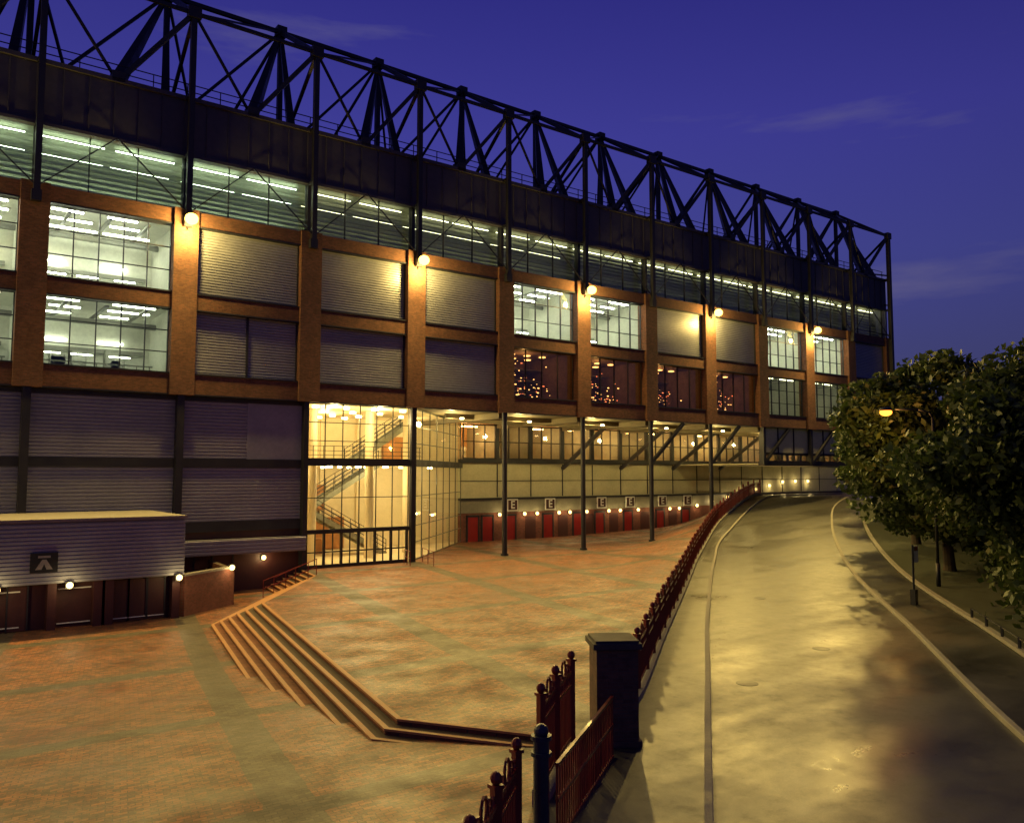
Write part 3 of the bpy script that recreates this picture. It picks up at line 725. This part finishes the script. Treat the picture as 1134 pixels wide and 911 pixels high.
RK,_=resample(right_c,400)
O=offset(RK,-2.7); g=empty('low_guard_rail'); mb=MB(); idx=[i for i in range(400) if -4<O[i][0]<40]
last=None
for i in idx[::3]:
    p=O[i]
    if p[0]>7: break
    z=float(zr(*p))+.1; mb.box(p[0]-.04,p[0]+.04,p[1]-.04,p[1]+.04,z-.1,z+.5)
    if last is not None: mb.beam(last,(p[0],p[1],z+.47),.05)
    last=(p[0],p[1],z+.47)
mb.done('rails',M['steel'],g); mb=MB();last=None
for i in idx[::2]:
    p=O[i]; z=float(zr(*p))+.12
    if last is not None: mb.beam(last,(p[0],p[1],z),.22,.24)
    last=(p[0],p[1],z)
mb.done('edging',M['concrete'],g)
g=empty('bus_stop_sign'); mb=MB(); x,y=8.3,-30.9; z=float(zr(x,y))+.1
mb.cyl((x,y,z),(x,y,z+2.7),.05,n=10); mb.box(x-.12,x+.12,y-.12,y+.12,z,z+.7); mb.done('post',M['steel'],g)
mb=MB(); mb.box(x+.06,x+.46,y-.02,y+.02,z+1.9,z+2.65); mb.done('plate',M['white'],g)
mb=MB(); mb.box(x+.1,x+.42,y-.026,y-.021,z+2.42,z+2.6); mb.done('plate_panel',M['claret'],g)
g=empty('street_lamp'); x,y=14.6,-28.9; z=float(zr(x,y))+.1; hx,hy=13.1,-27.2
mb=MB(); mb.cyl((x,y,z),(x,y,z+1.2),.11,n=12); mb.cyl((x,y,z+1.2),(x,y,9.0),.08,.055,n=12)
pts=[(x,y,9.0),(x-.1,y+.11,9.25),(x-.45,y+.5,9.42),(hx+.3,hy-.34,9.45)]
for p,q in zip(pts[:-1],pts[1:]): mb.cyl(p,q,.045,n=8)
mb.ball((hx,hy,9.45),.34,12,8,.35); mb.done('pole',M['steel'],g,True)
mb=MB(); mb.ball((hx,hy,9.30),.31,12,8,.65); mb.done('lens',M['sodium'],g,True)
point('lamp',(hx-.1,hy+.1,8.8),450,(1,.42,.08),.2,g)

def tree_mesh(seed,H=12,Rr=5.3,zb=2.0,nl=32000,ls=.2):
    rs=np.random.RandomState(seed); cz=(H+zb)/2; hz=(H-zb)/2
    cl=[]
    while len(cl)<85:
        p=rs.uniform(-1,1,3); r=np.linalg.norm(p)
        if r>1 or r<.3: continue
        wob=1+.18*math.sin(3*math.atan2(p[1],p[0])+seed)+.1*math.sin(5*p[2]+seed)
        cl.append((p[0]*(Rr-1)*wob,p[1]*(Rr-1)*wob,cz+p[2]*(hz-.9)))
    cl=np.array(cl); rad=rs.uniform(.8,1.6,len(cl))
    ci=rs.randint(0,len(cl),nl); d=rs.normal(size=(nl,3)); d/=np.linalg.norm(d,axis=1)[:,None]
    rr=rad[ci]*(rs.uniform(.2,1.15,nl)**.6); pos=cl[ci]+d*rr[:,None]*np.array([1.1,1.1,.8])
    a=rs.normal(size=(nl,3)); a/=np.linalg.norm(a,axis=1)[:,None]; b=np.cross(a,rs.normal(size=(nl,3))); b/=np.linalg.norm(b,axis=1)[:,None]
    s=rs.uniform(.6,1.3,nl)[:,None]*ls
    V=np.stack([pos-a*s,pos+b*s*.55,pos+a*s*1.1,pos-b*s*.55],1).reshape(-1,3)
    me=bpy.data.meshes.new('crown'); F=np.arange(nl*4).reshape(-1,4); me.from_pydata(V.tolist(),[],F.tolist()); me.materials.append(M['leaf'])
    tb=MB(); top=cz+.5
    tb.cyl((0,0,-.3),(0,0,.4),.42,.3,n=12); tb.cyl((0,0,.4),(.1,.1,3.2),.3,.22,n=12); tb.cyl((.1,.1,3.2),(-.1,.2,top),.22,.1,n=10)
    for i in range(0,len(cl),3):
        z0=rs.uniform(2.2,top); mid=(cl[i]*.5+np.array([0,0,z0*.5+.2])); tb.cyl((0,.1,z0),mid,.09,.06,n=6); tb.cyl(mid,cl[i],.06,.02,n=6)
    me2=bpy.data.meshes.new('trunk'); me2.from_pydata(tb.v,[],tb.f); me2.materials.append(M['bark'])
    return me,me2
T=[tree_mesh(3,12.3,5.5,2.7),tree_mesh(11,12.8,6.1,1.2)]
def tree(i,x,y,s=1,rot=0,sz=1,name='deciduous_tree'):
    z=float(zr(x,y)) ; e=empty(name,(x,y,z)); e.scale=(s,s,s*sz); e.rotation_euler=(0,0,rot)
    for me,nm in zip(T[i],('crown','trunk')):
        o=bpy.data.objects.new(nm,me); scene.collection.objects.link(o); o.parent=e
tree(0,10.8,-35.2,1.0,.4,1.0); tree(1,20.6,-26.6,1.1,1.2,.94); tree(0,30.5,-19.5,1.05,2.5,.88); tree(1,42,-13,.95,3.1,.88)
tree(1,17,-37,1.1,4,.95); tree(0,28,-31,1.1,5,.95); tree(1,40,-24,1.05,2,.9); tree(0,55,-14,1,.3,.85); tree(0,2,-44,.9,1.9,1)
tree(1,52,-32,1.1,1,.85); tree(0,72,-12,1.0,4,.8)
# undergrowth hedge behind the trees
rs=np.random.RandomState(5); nl=30000; t=rs.uniform(0,1,nl); HX=4+60*t; HY=-39.5+32*t
pos=np.c_[HX+rs.normal(0,.8,nl),HY+rs.normal(0,.8,nl),rs.uniform(0,1,nl)**.8*(2.7+.5*np.sin(HX*1.7))]
pos[:,2]+=zr(pos[:,0],pos[:,1])
a=rs.normal(size=(nl,3)); a/=np.linalg.norm(a,axis=1)[:,None]; b=np.cross(a,rs.normal(size=(nl,3))); b/=np.linalg.norm(b,axis=1)[:,None]; s=.22
V=np.stack([pos-a*s,pos+b*s*.6,pos+a*s,pos-b*s*.6],1).reshape(-1,3)
me=bpy.data.meshes.new('hedge'); me.from_pydata(V.tolist(),[],np.arange(nl*4).reshape(-1,4).tolist()); me.materials.append(M['leaf']); ho=bpy.data.objects.new('hedge',me); scene.collection.objects.link(ho)

# ================================================================ world
w=bpy.data.worlds.new('World'); scene.world=w; w.use_nodes=True; nt=w.node_tree
for n in list(nt.nodes): nt.nodes.remove(n)
out=N(nt,'ShaderNodeOutputWorld')
tcn=N(nt,'ShaderNodeTexCoord'); g=tcn.outputs['Generated']
sx=N(nt,'ShaderNodeSeparateXYZ'); L(nt,g,sx.inputs[0])
cr=N(nt,'ShaderNodeValToRGB'); L(nt,sx.outputs[2],cr.inputs[0]); e=cr.color_ramp
e.elements[0].position=0; e.elements[0].color=(.045,.048,.11,1)
e.elements[1].position=1; e.elements[1].color=(.010,.010,.08,1)
for p,c in((.10,(.046,.050,.15,1)),(.24,(.046,.050,.24,1)),(.38,(.040,.038,.26,1)),(.52,(.024,.022,.20,1)),(.70,(.013,.013,.11,1))):
    q=e.elements.new(p); q.color=c
dt=N(nt,'ShaderNodeVectorMath',operation='DOT_PRODUCT'); L(nt,g,dt.inputs[0]); dt.inputs[1].default_value=(.45,.89,.1)
br=ramp(nt,dt.outputs['Value'],.62,1.15,.45,1)
mp=N(nt,'ShaderNodeMapping'); mp.inputs['Scale'].default_value=(2.2,2.2,13); mp.inputs['Rotation'].default_value=(0,R(8),0); L(nt,g,mp.inputs[0])
cl=ramp(nt,noise(nt,mp.outputs[0],1.6,6,.55),0,1,.60,.80)
col=mixc(nt,math_(nt,'MULTIPLY',cl,.6),cr.outputs[0],(.12,.11,.23))
bg=N(nt,'ShaderNodeBackground'); L(nt,col,bg.inputs[0]); L(nt,br,bg.inputs[1])
sky=N(nt,'ShaderNodeTexSky'); sky.sky_type='NISHITA'; sky.sun_disc=False; sky.sun_elevation=R(-3); sky.sun_rotation=R(-30)
bg2=N(nt,'ShaderNodeBackground'); L(nt,sky.outputs[0],bg2.inputs[0]); bg2.inputs[1].default_value=.05
ad=N(nt,'ShaderNodeAddShader'); L(nt,bg.outputs[0],ad.inputs[0]); L(nt,bg2.outputs[0],ad.inputs[1]); L(nt,ad.outputs[0],out.inputs[0])
sl_=bpy.data.lights.new('sun','SUN'); sl_.energy=.02; sl_.angle=R(12); sl_.color=(.5,.6,1)
so=bpy.data.objects.new('sun',sl_); scene.collection.objects.link(so); so.rotation_euler=(R(70),0,R(-20))

cam=bpy.data.cameras.new('camera'); co=bpy.data.objects.new('camera',cam); scene.collection.objects.link(co); scene.camera=co
co.location=(-29.1,-50.6,6.0); co.rotation_euler=(R(90+4.35),0,R(-36.7)); cam.lens=29.2; cam.sensor_width=36; cam.clip_end=6000
scene.view_settings.view_transform='Standard'; scene.view_settings.look='None'; scene.view_settings.exposure=0
